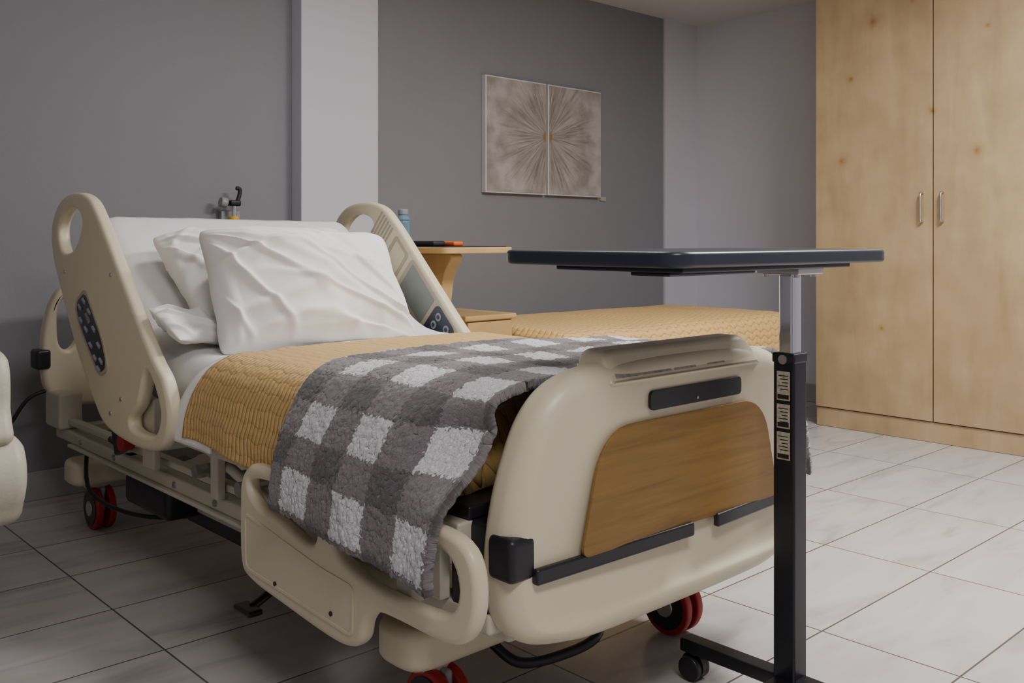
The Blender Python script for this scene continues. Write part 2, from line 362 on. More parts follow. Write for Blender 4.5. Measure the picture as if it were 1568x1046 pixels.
# ------------------------------------------------------------ room
YH, XR, ZC = 3.93, 5.36, 2.47
XL, YB = -2.2, -2.6
box('floor', (XL-0.1, YB-0.1, -0.1), (XR+0.1, YH+0.1, 0), M_floor, bev=0)
box('ceiling', (XL-0.1, YB-0.1, ZC), (XR+0.1, YH+0.1, ZC+0.1), M_ceil, bev=0)
box('wall_head', (XL, YH, 0), (XR, YH+0.1, ZC), M_wall, bev=0)
box('wall_right', (XR, YB, 0), (XR+0.1, YH, ZC), M_wallr, bev=0)
box('wall_left', (XL-0.1, YB, 0), (XL, YH, ZC), M_wallr, bev=0)
box('wall_back', (XL, YB-0.1, 0), (XR, YB, ZC), M_wallr, bev=0)
box('trim_1', (2.24, YH-0.09, 0), (2.665, YH, ZC), M_walll, bev=0.003)      # light pilaster
box('trim_2', (5.01, YH-0.015, 0), (5.36, YH, ZC), M_wallr, bev=0)
box('baseboard_head', (XL, YH-0.014, 0), (2.24, YH, 0.11), M_base, bev=0.003)
box('baseboard_head_2', (2.665, YH-0.014, 0), (5.01, YH, 0.11), M_base, bev=0.003)
box('baseboard_right', (XR-0.014, 2.7, 0), (XR, YH, 0.11), M_base, bev=0.003)

# painting
cx, cz = 3.885, 1.60
M_paint = paint_mat(cx, cz)
M_silver = plain('silver_edge', (0.75, 0.74, 0.72), 0.4, metal=0.2)
for i, (a, b) in enumerate(((3.41, 3.876), (3.894, 4.35))):
    p = empty('canvas_painting', (0.5*(a+b), YH-0.02, cz))
    box('stretcher', (a, YH-0.036, 1.585-0.322), (b, YH-0.001, 1.585+0.322), M_silver, p, 0.002)
    box('canvas', (a+0.008, YH-0.040, 1.585-0.314), (b-0.006, YH-0.035, 1.585+0.314), M_paint, p, 0.001)
e = empty('wall_switch', (4.40, YH, 1.27))
box('plate', (4.375, YH-0.012, 1.245), (4.425, YH, 1.27), M_labelw, e, 0.002)

# wardrobe
w = empty('wardrobe', (5.0, 2.0, 0))
WX = 4.70
box('carcass', (WX+0.022, 1.36, 0.09), (XR-0.005, 2.65, ZC-0.005), M_ward, w, 0.002)
box('plinth', (WX+0.01, 1.36, 0.001), (XR-0.005, 2.65, 0.10), M_ward, w, 0.002)
box('door_leaf_1', (WX, 2.021, 0.105), (WX+0.021, 2.65, ZC-0.02), M_ward, w, 0.002)
box('door_leaf_2', (WX, 1.38, 0.105), (WX+0.021, 2.015, ZC-0.02), M_ward, w, 0.002)
box('door_gap', (WX+0.016, 2.014, 0.105), (WX+0.0225, 2.022, ZC-0.02), M_black, w, 0)
for k, yy in enumerate((2.068, 1.968)):
    tube('handle_%d' % k, [(WX, yy, 1.235), (WX-0.028, yy, 1.23), (WX-0.03, yy, 1.165), (WX-0.028, yy, 1.10), (WX, yy, 1.095)], 0.006, M_steel, w)
# ------------------------------------------------------------ hospital bed
bed = empty('hospital_bed', (1.57, 2.4, 0))
XC = 1.57; XF = 1.555
def mir(pts, c=XC): return pts + [(2*c-p[0], p[1]) for p in reversed(pts)]
half = [(1.555, 0.262), (1.35, 0.270), (1.22, 0.280), (1.135, 0.298), (1.098, 0.345), (1.088, 0.43), (1.096, 0.52), (1.118, 0.61), (1.152, 0.69), (1.205, 0.742), (1.29, 0.766), (1.42, 0.776), (1.555, 0.780)]
fb = catmull(mir(half[1:-1], XF), 5)
def fbwarp(c):
    d = max(0, abs(c.x-XF)-0.30)/0.17
    c.y += 0.030*d*d
    return c
FY = 1.195
plate('footboard_shell', fb, [], 'y', FY+0.005, 0.085, 0.034, M_cream, bed, 7, warp=fbwarp)
FF = FY+0.005-0.0425
inl = roundpoly([(1.240, 0.430), (1.300, 0.655), (1.825, 0.655), (1.885, 0.430)], [0.025, 0.085, 0.085, 0.025], 8)
plate('footboard_wood_inlay', inl, [], 'y', FF+0.0005, 0.006, 0.001, M_inlay, bed)
plate('footboard_grip_slot', roundpoly([(1.432, 0.672), (1.432, 0.710), (1.738, 0.710), (1.738, 0.672)], 0.012), [], 'y', FF-0.001, 0.006, 0.001, M_black, bed)
cyl('grip_slot_screw', (1.58, FF-0.006, 0.682), (1.58, FF-0.003, 0.682), 0.003, M_steel, bed, 12)
cap = roundpoly([(1.315, 0.730), (1.325, 0.793), (1.800, 0.793), (1.810, 0.730)], [0.008, 0.03, 0.03, 0.008])
def capwarp(c):
    if c.y < FY: c.y += max(0, c.z-0.735)*0.62
    return c
plate('footboard_top_cap', cap, [], 'y', FY+0.003, 0.094, 0.010, M_cream, bed, 4, warp=capwarp)
rs = Matrix.Rotation(math.radians(-32), 3, 'X')
yc = lambda z: FF-0.0045+(z-0.735)*0.62-0.0018
for a, b_, z in ((1.335, 1.50, 0.748), (1.51, 1.58, 0.748), (1.62, 1.68, 0.749), (1.49, 1.57, 0.766)):
    box('footboard_label', (a, yc(z)-0.001, z-0.0055), (b_, yc(z)+0.001, z+0.0055), M_label, bed, 0, rot=rs)
for a, b in ((1.135, 1.565), (1.645, 1.985)):
    plate('bumper_strip', roundpoly([(a, 0.406), (a, 0.434), (b, 0.434), (b, 0.406)], 0.006), [], 'y', FF-0.003, 0.014, 0.004, M_black, bed, warp=fbwarp)
for s in (-1, 1):
    xo = XF+s*0.472
    box('corner_bumper', (min(xo, xo-s*0.062), FF+0.014, 0.414), (max(xo+s*0.008, xo-s*0.062), FF+0.080, 0.492), M_black, bed, 0.014, seg=4)
# headboard
hb = catmull(mir([(1.40, 0.40), (1.15, 0.41), (1.075, 0.46), (1.055, 0.56), (1.06, 0.68), (1.09, 0.79), (1.15, 0.85), (1.3, 0.875)]), 5)
hbh = catmull([(1.105, 0.74), (1.125, 0.79), (1.16, 0.81), (1.2, 0.79), (1.19, 0.68), (1.15, 0.61), (1.11, 0.63)], 5)
plate('headboard_shell', hb, [hbh, [(2*XC-p[0], p[1]) for p in hbh]], 'y', 3.60, 0.06, 0.016, M_cream, bed, 4)
for s in (-1, 1):
    xo = XC+s*0.515
    box('head_corner_bumper', (xo-0.025, 3.56, 0.545), (xo+0.04, 3.64, 0.615) if s > 0 else (xo+0.025, 3.64, 0.615), M_black, bed, 0.012, seg=3)

# head side rails (raised, tilted with the back section)
hro = [(3.335, 1.05), (3.26, 1.125), (3.14, 1.150), (3.01, 1.135), (2.915, 1.075), (2.72, 0.89), (2.52, 0.70), (2.43, 0.63), (2.395, 0.54), (2.43, 0.465), (2.52, 0.435), (2.68, 0.432), (2.85, 0.455), (2.95, 0.52), (3.10, 0.66), (3.24, 0.83), (3.325, 0.95)]
hr = catmull(hro, 5)
h1 = catmull([(3.265, 1.04), (3.18, 1.10), (3.08, 1.09), (3.05, 1.045), (3.12, 0.975), (3.225, 0.965)], 5)
h2 = catmull([(2.545, 0.645), (2.475, 0.59), (2.455, 0.53), (2.50, 0.48), (2.63, 0.475), (2.66, 0.50), (2.60, 0.55)], 5)
for s, xp in ((1, 1.03), (-1, 2.11)):
    plate('head_rail', hr, [h1, h2], 'x', xp, 0.040, 0.014, M_cream, bed, 5)
    xf = xp-0.021
    kp = roundpoly([(3.09, 0.80), (3.01, 0.845), (2.87, 0.71), (2.825, 0.63), (2.885, 0.605), (3.04, 0.73)], 0.035)
    kr = roundpoly([(3.105, 0.80), (3.01, 0.86), (2.86, 0.715), (2.81, 0.625), (2.885, 0.592), (3.05, 0.725)], 0.04)
    if s == 1:
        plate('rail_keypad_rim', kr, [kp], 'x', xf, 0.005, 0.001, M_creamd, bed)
        plate('rail_keypad', kp, [], 'x', xf, 0.005, 0.001, M_key, bed)
        for (yy, zz) in ((3.045, 0.795), (3.01, 0.815), (3.035, 0.755), (2.965, 0.785), (2.99, 0.73), (2.925, 0.735), (2.95, 0.685), (2.885, 0.69), (2.915, 0.65), (2.865, 0.645), (2.885, 0.62)):
            tube('rail_button', [(xf-0.003, yy+0.010, zz+0.006), (xf-0.003, yy-0.010, zz-0.006)], 0.0055, M_btn, bed, k=2, res=2)
        plate('rail_keypad_display', roundpoly([(3.005, 0.775), (2.985, 0.785), (2.955, 0.755), (2.975, 0.745)], 0.004), [], 'x', xf-0.002, 0.004, 0, M_screen, bed)
        for (yy, zz) in ((2.80, 0.90), (2.72, 0.55), (3.2, 0.90), (2.80, 0.50)):
            cyl('rail_screw', (xf-0.002, yy, zz), (xf+0.002, yy, zz), 0.006, M_steel, bed, 12)
    else:
        d = Vector((0.715, 0.699)); nrm = Vector((0.699, -0.715))
        def P(a, b):
            q = Vector((2.45, 0.66)) + d*a + nrm*b
            return (q.x, q.y)
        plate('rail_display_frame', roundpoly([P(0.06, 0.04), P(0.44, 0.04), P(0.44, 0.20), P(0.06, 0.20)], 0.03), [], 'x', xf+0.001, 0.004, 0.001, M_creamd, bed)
        plate('rail_display', roundpoly([P(0.24, 0.055), P(0.42, 0.055), P(0.42, 0.18), P(0.24, 0.18)], 0.01), [], 'x', xf, 0.005, 0.001, M_screen, bed)
        plate('rail_keypad', roundpoly([P(0.08, 0.05), P(0.22, 0.05), P(0.22, 0.19), P(0.08, 0.19)], 0.03), [], 'x', xf, 0.006, 0.001, M_key, bed)
        for a in (0.12, 0.18):
            for b_ in (0.08, 0.12, 0.16):
                q = P(a, b_); cyl('rail_button', (xf-0.006, q[0], q[1]), (xf, q[0], q[1]), 0.015, M_btn, bed, 16)
                cyl('rail_button_icon', (xf-0.007, q[0], q[1]), (xf, q[0], q[1]), 0.008, M_key, bed, 12)
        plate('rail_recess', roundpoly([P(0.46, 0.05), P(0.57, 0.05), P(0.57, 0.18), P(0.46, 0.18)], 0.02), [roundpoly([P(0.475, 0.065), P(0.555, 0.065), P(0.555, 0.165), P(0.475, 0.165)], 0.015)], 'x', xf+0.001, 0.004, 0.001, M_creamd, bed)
        for kx in range(6):
            a = 0.60+kx*0.018
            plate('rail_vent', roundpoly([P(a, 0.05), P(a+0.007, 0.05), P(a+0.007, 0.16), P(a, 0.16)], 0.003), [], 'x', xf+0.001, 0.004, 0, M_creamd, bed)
for xx in (1.065, 2.075):
    box('rail_arm', (xx-0.012, 2.60, 0.36), (xx+0.012, 2.68, 0.56), M_creamm, bed, 0.006)
    box('rail_arm_2', (xx-0.012, 2.86, 0.36), (xx+0.012, 2.93, 0.56), M_black, bed, 0.006, rot=Matrix.Rotation(-0.35, 3, 'X'))
# foot side rails (lowered)
fro = [(1.985, 0.41), (1.98, 0.46), (1.95, 0.495), (1.89, 0.508), (1.6, 0.512), (1.30, 0.512), (1.205, 0.50), (1.168, 0.455), (1.168, 0.385), (1.20, 0.335), (1.26, 0.318), (1.38, 0.318), (1.45, 0.313), (1.485, 0.285), (1.50, 0.245), (1.54, 0.222), (1.62, 0.218), (1.80, 0.232), (1.93, 0.246), (1.98, 0.28)]
g1o = [(1.935, 0.47), (1.80, 0.48), (1.68, 0.478), (1.655, 0.44), (1.68, 0.385), (1.80, 0.405), (1.915, 0.425)]
g2o = [(1.59, 0.475), (1.42, 0.48), (1.26, 0.475), (1.215, 0.43), (1.235, 0.375), (1.32, 0.36), (1.47, 0.362), (1.57, 0.385), (1.605, 0.43)]
for xp, dy in ((1.016, 0), (2.11, 0.06)):
    sh = lambda pl: [(p[0]+dy, p[1]) for p in pl]
    plate('foot_rail', sh(catmull(fro, 4)), [sh(catmull(g1o, 5)), sh(catmull(g2o, 5))], 'x', xp, 0.034, 0.013, M_cream, bed, 5)
    xf = xp-0.0175 if xp < 1.5 else xp+0.0175
    plate('foot_rail_panel_rim', sh(roundpoly([(1.955, 0.268), (1.96, 0.395), (1.64, 0.352), (1.52, 0.345), (1.522, 0.245)], 0.02)), [sh(roundpoly([(1.949, 0.275), (1.953, 0.388), (1.64, 0.346), (1.527, 0.339), (1.529, 0.252)], 0.018))], 'x', xf, 0.003, 0.001, M_cream, bed)
    for yy in (1.6, 1.82): cyl('rail_screw', (xf-0.002, yy, 0.27), (xf+0.002, yy, 0.27), 0.005, M_black, bed, 12)
    xi = 1.055 if xp < 1.5 else 2.075
    for yy in (1.38, 1.75): box('foot_rail_arm', (xi-0.025, yy, 0.34), (xi+0.02, yy+0.05, 0.40), M_creamm, bed, 0.006)

# deck & frame
for xx in (1.085, 2.055):
    xb = xx+(0.03 if xx < 1.5 else -0.03); so = -1 if xx < 1.5 else 1
    box('deck_beam', (xx-0.02, 1.29, 0.455), (xx+0.02, 2.55, 0.50), M_creamm, bed, 0.006)
    box('frame_beam', (xb-0.022, 1.24, 0.305), (xb+0.022, 3.56, 0.345), M_creamm, bed, 0.008)
    box('frame_beam_upper', (xb-0.015, 1.9, 0.362), (xb+0.015, 3.50, 0.382), M_creamm, bed, 0.004)
    box('frame_lip', (xb-0.034, 1.9, 0.296), (xb+0.034, 3.4, 0.306), M_creamm, bed, 0.003)
    for yy in (2.05, 2.3, 2.55, 3.0, 3.3):
        cyl('frame_bolt', (xb+so*0.020, yy, 0.326), (xb+so*0.027, yy, 0.326), 0.009, M_steel, bed, 12)
    for yy in (1.35, 1.85, 2.25):
        box('deck_post', (xx-0.012, yy, 0.345), (xx+0.012, yy+0.04, 0.46), M_creamm, bed, 0.004)
    tube('scissor_arm', [(xb+so*0.005, 1.95, 0.36), (xb+so*0.005, 2.2, 0.41), (xb+so*0.005, 2.42, 0.46)], 0.014, M_creamm, bed)
    for yy in (2.12, 2.36): cyl('pivot', (xx+so*0.022, yy, 0.40), (xx-so*0.02, yy, 0.40), 0.018, M_steel, bed, 20)
for yy in (1.30, 1.80, 2.30, 2.9, 3.5):
    box('cross_beam', (1.10, yy, 0.315), (2.04, yy+0.05, 0.345), M_creamm, bed, 0.005)
box('deck_panel', (1.09, 1.29, 0.50), (2.05, 2.62, 0.525), M_black, bed, 0.005)
ang = math.radians(35)
box('back_panel', (1.09, 2.62, 0.50), (2.02, 3.30, 0.525), M_grey, bed, 0.005, rot=Matrix.Rotation(ang, 3, 'X'), piv=(1.5, 2.62, 0.5))
for xx in (1.30, 1.84):
    tube('back_lift_arm', [(xx, 2.80, 0.36), (xx, 3.0, 0.52), (xx, 3.05, 0.76)], 0.016, M_steel, bed)
    tube('lift_arm', [(xx, 2.9, 0.33), (xx, 3.15, 0.25), (xx, 3.35, 0.22)], 0.022, M_creamm, bed)
    tube('lift_arm_foot', [(xx, 1.95, 0.33), (xx, 1.75, 0.25), (xx, 1.6, 0.21)], 0.022, M_creamm, bed)
box('head_bracket', (1.07, 3.45, 0.345), (1.15, 3.60, 0.47), M_creamm, bed, 0.01)
box('head_bracket_2', (1.99, 3.45, 0.345), (2.07, 3.60, 0.47), M_creamm, bed, 0.01)
for xx in (1.17, 1.97):
    box('foot_bracket', (xx-0.03, 1.24, 0.28), (xx+0.03, 1.40, 0.35), M_creamm, bed, 0.01)
    cyl('foot_bracket_bolt', (xx-0.034, 1.30, 0.31), (xx+0.034, 1.30, 0.31), 0.012, M_steel, bed, 20)
box('foot_wrap_cover', (1.095, 1.245, 0.33), (1.16, 1.35, 0.50), M_black, bed, 0.01)
cyl('actuator', (1.45, 1.9, 0.26), (1.45, 2.6, 0.30), 0.03, M_black, bed)
box('control_box', (1.25, 2.45, 0.13), (1.85, 2.85, 0.26), M_black, bed, 0.02)
box('motor_box', (1.14, 2.72, 0.17), (1.26, 3.05, 0.27), M_black, bed, 0.02)
cyl('release_knob', (1.045, 2.83, 0.405), (1.085, 2.83, 0.405), 0.026, M_red, bed, 24, bev=0.005)
tube('release_lever', [(1.07, 2.83, 0.40), (1.09, 2.92, 0.37), (1.09, 3.02, 0.38)], 0.010, M_black, bed)
for yy, tag in ((3.43, 'head'), (1.53, 'foot')):
    co = roundpoly([(1.09, yy-0.075), (1.09, yy+0.075), (2.05, yy+0.075), (2.05, yy-0.075)], 0.06)
    plate('base_cover_'+tag, co, [], 'z', 0.200, 0.085, 0.022, M_cream, bed, 4)
    for xx in (1.19, 1.95):
        cyl('castor_stem', (xx, yy, 0.10), (xx, yy, 0.17), 0.022, M_steel, bed)
        cyl('castor_cup', (xx, yy, 0.135), (xx, yy, 0.16), 0.042, M_creamm, bed, bev=0.006)
        yo = yy-0.03
        for q in (-1, 1):
            cyl('wheel_tread', (xx+q*0.010, yo, 0.072), (xx+q*0.034, yo, 0.072), 0.072, M_red, bed, 48, bev=0.006)
            cyl('wheel_face', (xx+q*0.030, yo, 0.072), (xx+q*0.0365, yo, 0.072), 0.058, M_black, bed, 40)
            cyl('wheel_hub', (xx+q*0.034, yo, 0.072), (xx+q*0.040, yo, 0.072), 0.026, M_steel, bed, 32, bev=0.003)
        box('castor_fork', (xx-0.009, yo-0.035, 0.06), (xx+0.009, yo+0.05, 0.145), M_grey, bed, 0.008)
for xx in (1.26, 1.88):
    box('base_beam', (xx-0.025, 1.6, 0.185), (xx+0.025, 3.4, 0.225), M_creamm, bed, 0.006)
tube('brake_pedal', [(1.33, 1.50, 0.15), (1.36, 1.45, 0.115), (1.45, 1.43, 0.105), (1.58, 1.43, 0.11), (1.64, 1.47, 0.15)], 0.011, M_black, bed)
tube('side_pedal', [(1.24, 2.1, 0.19), (1.14, 2.1, 0.14), (1.08, 2.08, 0.125)], 0.010, M_black, bed)
box('side_pedal_pad', (1.05, 2.04, 0.115), (1.09, 2.12, 0.13), M_black, bed, 0.006)
tube('hose', [(1.13, 3.35, 0.30), (1.10, 3.22, 0.17), (1.2, 3.0, 0.12), (1.4, 2.8, 0.14)], 0.007, M_black, bed)
tube('power_cord', [(1.10, 3.60, 0.47), (1.02, 3.62, 0.44), (0.95, 3.65, 0.33), (0.85, 3.72, 0.24), (0.75, 3.80, 0.12), (0.60, 3.84, 0.02), (0.3, 3.86, 0.008)], 0.007, M_black, bed)
tube('hand_control_cord', [(1.06, 3.0, 0.74), (1.05, 2.98, 0.62), (1.06, 2.93, 0.5), (1.07, 2.9, 0.40)], 0.006, M_black, bed)

# ------------------------------------------------------------ mattress (with fitted sheet)
def sweep_mattress(name, path, x0, x1, th, mat, parent, wr=0.0):
    P = catmull(path, 8, False); n = len(P)
    bm = bmesh.new(); rings = []
    sec = []
    r = 0.070; W = (x1-x0)/2; H = th/2
    for q in range(4):
        cxs = (1, -1, -1, 1)[q]; czs = (1, 1, -1, -1)[q]
        for k in range(9):
            a = math.pi/2*(q + k/8)
            sec.append((cxs*(W-r)+r*math.cos(a), czs*(H-r)+r*math.sin(a), ))
    full = []
    m = len(sec)
    for i in range(m):
        a = Vector(sec[i]); b = Vector(sec[(i+1) % m]); d = (b-a).length; k = max(1, int(d/0.03))
        for j in range(k): full.append(a+(b-a)*j/k)
    for i in range(n):
        a = P[max(i-1, 0)]; b = P[min(i+1, n-1)]; t = (b-a).normalized(); nn = Vector((-t.y, t.x))
        endd = min(i, n-1-i)
        sh = [0.90, 0.965, 0.99][endd] if endd < 3 else 1.0
        ring = []
        for (u, v) in full:
            uu = u*(1-(1-sh)*0.3); vv = v*sh
            c = P[i] - nn*H + nn*vv
            x = (x0+x1)/2+uu
            wr2 = wr*(0.4 if c.x < 2.3 else 1.0)
            nz = noise.noise(Vector((x*3.1, c.x*4, c.y*4)))*wr2 + abs(noise.noise(Vector((x*9+c.x*5, c.x*7, c.y*3))))*wr2*0.8
            ring.append(bm.verts.new((x, c.x+nn.x*nz, c.y+nn.y*nz)))
        rings.append(ring)
    L_ = len(full)
    for i in range(n-1):
        for j in range(L_):
            bm.faces.new((rings[i][j], rings[i][(j+1) % L_], rings[i+1][(j+1) % L_], rings[i+1][j]))
    bm.faces.new(rings[0]); bm.faces.new(rings[-1])
    return from_bm(name, bm, mat, parent, True)
sweep_mattress('mattress', [(1.38, 0.684), (1.5, 0.686), (1.8, 0.688), (2.2, 0.688), (2.42, 0.688), (2.56, 0.695), (2.68, 0.735), (2.82, 0.835), (2.98, 0.955), (3.145, 1.08)], 1.080, 2.045, 0.155, M_sheet, bed, 0.009)

def resample(pts, n):
    P = catmull(pts, 12, False); d = [0]
    for a, b in zip(P, P[1:]): d.append(d[-1]+(b-a).length)
    T = d[-1]; out = []; i = 0
    for k in range(n+1):
        s = T*k/n
        while i < len(d)-2 and d[i+1] < s: i += 1
        f = (s-d[i])/max(1e-9, d[i+1]-d[i]); out.append(P[i].lerp(P[i+1], min(1, max(0, f))))
    return out, T
def drape(name, left, top, y0f, y1f, mat, nu, nv, hemf, rip, bump, solid, closeend=False, fluff=0.0, parent=None, tuck=0.0):
    sec, T = resample(left + top + [(2*XC-p[0], p[1]) for p in reversed(left)], nu)
    def fn(u, v):
        i = int(round(u*nu)); s = sec[i]; xx, zz = s
        y = y0f(u)+(y1f(u)-y0f(u))*v
        dn = max(0, (0.64-zz)/0.16)
        side = min(1, max(0, (0.715-zz)/0.05))
        sg = -1 if xx < XC else 1
        zz2 = zz + hemf(y)*min(1, dn)
        xx2 = xx + sg*dn*rip*(math.sin(y*21+1)*0.6+math.sin(y*43)*0.3+0.4)
        if tuck:
            k = min(1, max(0, (1.42-y)/0.17)); k = k*k*(3-2*k)
            q = min(1, max(0, (zz-0.53)/0.10)); q = q*q*(3-2*q)     # only the upper part is tucked in; hem hangs outside the rail
            xx2 -= sg*tuck*k*side*q
        p = Vector((xx2, y, zz2))
        n_ = noise.noise(p*5)*bump + noise.noise(p*13+Vector((3, 1, 2)))*bump*0.5
        if fluff: n_ += fluff*(noise.noise(p*75)+0.8*noise.noise(p*170))
        xx2 += sg*n_*side; zz2 += n_*(1-side)
        if closeend and v < 0.05:
            k = (0.05-v)/0.05
            xx2 = XC+(xx2-XC)*(1-0.10*k*k); zz2 = 0.5+(zz2-0.5)*(1-0.85*k*k)
        return Vector((xx2, y, zz2))
    return grid_mesh(name, fn, nu, nv, mat, parent, lambda u, v: (u*T, y0f(u)+(y1f(u)-y0f(u))*v), solid)
ye = lambda u: 2.312-0.05*u+0.012*math.sin(u*16)+0.045*max(0, 1-u*6)
drape('yellow_quilt', [(1.032, 0.495), (1.038, 0.55), (1.054, 0.61), (1.085, 0.665), (1.138, 0.698), (1.22, 0.706)], [(1.42, 0.709), (1.72, 0.709)],
      lambda u: 1.36, ye, M_quilt, 220, 120, lambda y: 0.012*math.sin(y*9)-0.01, 0.003, 0.006, 0.010, closeend=True, tuck=0.055)
drape('folded_top_sheet', [(1.034, 0.478), (1.041, 0.55), (1.060, 0.605), (1.090, 0.655), (1.142, 0.688), (1.22, 0.698)], [(1.42, 0.702), (1.72, 0.702)],
      lambda u: 2.20, lambda u: ye(u)+0.055+0.008*math.sin(u*13+1), M_pillow, 160, 14, lambda y: 0.0, 0.001, 0.003, 0.008, parent=bed)
drape('plaid_throw_blanket', [(0.972, 0.410), (0.970, 0.45), (0.984, 0.53), (1.014, 0.605), (1.052, 0.668), (1.104, 0.712), (1.18, 0.733)], [(1.42, 0.738), (1.72, 0.738)],
      lambda u: 1.243, lambda u: 1.755+0.10*math.exp(-((u-0.32)/0.2)**2)-0.06*u+0.008*math.sin(u*15), M_plaid, 680, 250, lambda y: 0.075*(y-1.25), 0.005, 0.008, 0.018, fluff=0.0022, tuck=0.055)

# ------------------------------------------------------------ pillows
def pillow(name, w_, h_, t_, loc, rot, seed, parent=None, amp=1.0):
    nu, nv = 190, 150; bm = bmesh.new()
    def ridge(x, sharp=2.0):
        return math.exp(-(noise.noise(x)*sharp*2.2)**2)
    def pt(i, j, side):
        a = -math.pi/2+math.pi*i/nu; b = -math.pi/2+math.pi*j/nv
        u = math.sin(a); v = math.sin(b)
        x = w_/2*u*(1-0.035*(1-v*v)); y = h_/2*v*(1-0.045*(1-u*u))
        cr = (abs(u)*abs(v))**8; x *= 1-0.04*cr; y *= 1-0.06*cr
        k = max(0.0, (1-abs(u)**3.0)*(1-abs(v)**2.8))
        th = t_/2*k**0.50
        e = min(1.0, k*2.5)
        yy = y + 0.10*(x/w_*2)**2 + 0.05*noise.noise(Vector((x*4, y*3, seed+4)))
        f1 = ridge(Vector((x*1.7, yy*8.0, seed*2.1+side*5)), 3.2)
        ax = x+w_/2; ay = y-h_/2; an = math.atan2(ay, ax+0.05); rr = math.hypot(ax, ay)
        f2 = ridge(Vector((an*3.6, rr*1.8, seed*3+7)), 3.4)*math.exp(-rr*2.6)
        ax = x-w_/2; ay = y+h_/2; an = math.atan2(ay, ax-0.05); rr = math.hypot(ax, ay)
        f3 = ridge(Vector((an*4.0, rr*2.0, seed*3+17)), 3.4)*math.exp(-rr*3.0)
        f4 = ridge(Vector((x*9, y*3.0, seed*3+27)), 2.6)*(1-k)*0.8
        fold = 0.015*f1 + 0.028*f2 + 0.026*f3 + 0.014*f4 + 0.026*noise.noise(Vector((x*3.8, y*4.2, seed*5.5+side)))
        th += (fold-0.006)*e*amp
        x += 0.014*amp*noise.noise(Vector((x*7, y*7, seed+20)))*(1-k); y += 0.016*amp*noise.noise(Vector((x*6, y*6, seed+30)))*(1-k)
        return Vector((x, y, side*th + 0.02*noise.noise(Vector((x*3, y*3, seed+50)))))
    T = [[bm.verts.new(pt(i, j, 1)) for j in range(nv+1)] for i in range(nu+1)]
    B = [[T[i][j] if i in (0, nu) or j in (0, nv) else bm.verts.new(pt(i, j, -1)) for j in range(nv+1)] for i in range(nu+1)]
    for i in range(nu):
        for j in range(nv):
            bm.faces.new((T[i][j], T[i+1][j], T[i+1][j+1], T[i][j+1]))
            f = (B[i][j], B[i][j+1], B[i+1][j+1], B[i+1][j])
            if len(set(f)) == 4:
                try: bm.faces.new(f)
                except ValueError: pass
    o = from_bm(name, bm, M_pillow, None, True)
    o.location = loc; o.rotation_euler = rot
    if parent is not None:
        o.parent = parent; o.matrix_parent_inverse = parent.matrix_basis.inverted()
    return o
pillow('pillow', 0.63, 0.41, 0.24, (1.485, 2.49, 0.85), (math.radians(57), math.radians(1.5), math.radians(-3)), 1)
p2 = pillow('pillow.001', 0.69, 0.42, 0.17, (1.515, 2.755, 0.89), (math.radians(39), math.radians(-3), math.radians(1)), 2)
pillow('pillowcase_flap', 0.24, 0.17, 0.035, (1.165, 2.57, 0.755), (math.radians(32), math.radians(6), math.radians(18)), 5, p2, 0.6)

# ------------------------------------------------------------ overbed table (near)
t = empty('overbed_table', (1.77, 1.05, 0))
TX, TY = 1.775, 1.06
top = roundpoly([(1.21, 0.92), (1.94, 0.92), (1.94, 1.345), (1.21, 1.345)], 0.045, 8)
plate('table_top', top, [], 'z', 0.9685, 0.027, 0.007, M_top, t)
box('top_support_plate', (1.30, 0.98, 0.944), (1.88, 1.28, 0.955), M_dkmetal, t, 0.003)
box('top_rail', (1.33, 1.03, 0.936), (1.60, 1.12, 0.945), M_dkmetal, t, 0.003)
box('head_bracket', (TX-0.05, TY-0.05, 0.930), (TX+0.05, TY+0.05, 0.945), M_steel, t, 0.003)
for dx in (-0.035, 0.035):
    for dy in (-0.035, 0.035): cyl('bracket_bolt', (TX+dx, TY+dy, 0.924), (TX+dx, TY+dy, 0.931), 0.007, M_steel, t, 12)
box('inner_column', (TX-0.018, TY-0.018, 0.70), (TX+0.018, TY+0.018, 0.932), M_chrome, t, 0.007, seg=4)
box('outer_column', (TX-0.025, TY-0.025, 0.075), (TX+0.025, TY+0.025, 0.762), M_dkmetal, t, 0.005, seg=3)
box('column_collar', (TX-0.027, TY-0.027, 0.745), (TX+0.027, TY+0.027, 0.766), M_black, t, 0.004)
xf = TX-0.0256
cyl('column_knob', (xf-0.004, TY, 0.753), (xf+0.003, TY, 0.753), 0.010, M_steel, t, 20)
for z0, z1 in ((0.668, 0.728), (0.610, 0.660), (0.545, 0.602)):
    box('column_label', (xf-0.0006, TY-0.015, z0), (xf+0.001, TY+0.015, z1), M_labelw, t, 0)
    for k in range(5):
        zz = z1-0.008-k*0.007
        if zz > z0+0.012: box('label_print', (xf-0.0010, TY-0.011, zz-0.0018), (xf+0.001, TY+0.011-0.004*(k % 3), zz), M_black, t, 0)
    box('label_band', (xf-0.0010, TY-0.013, z0+0.003), (xf+0.001, TY+0.013, z0+0.012), M_black, t, 0)
box('base_end_beam', (TX-0.022, 0.80, 0.062), (TX+0.022, 1.33, 0.092), M_dkmetal, t, 0.005)
box('base_beam', (1.28, TY-0.022, 0.060), (TX+0.03, TY+0.022, 0.090), M_dkmetal, t, 0.005)
box('base_far_beam', (1.255, 0.90, 0.062), (1.30, 1.20, 0.092), M_dkmetal, t, 0.005)
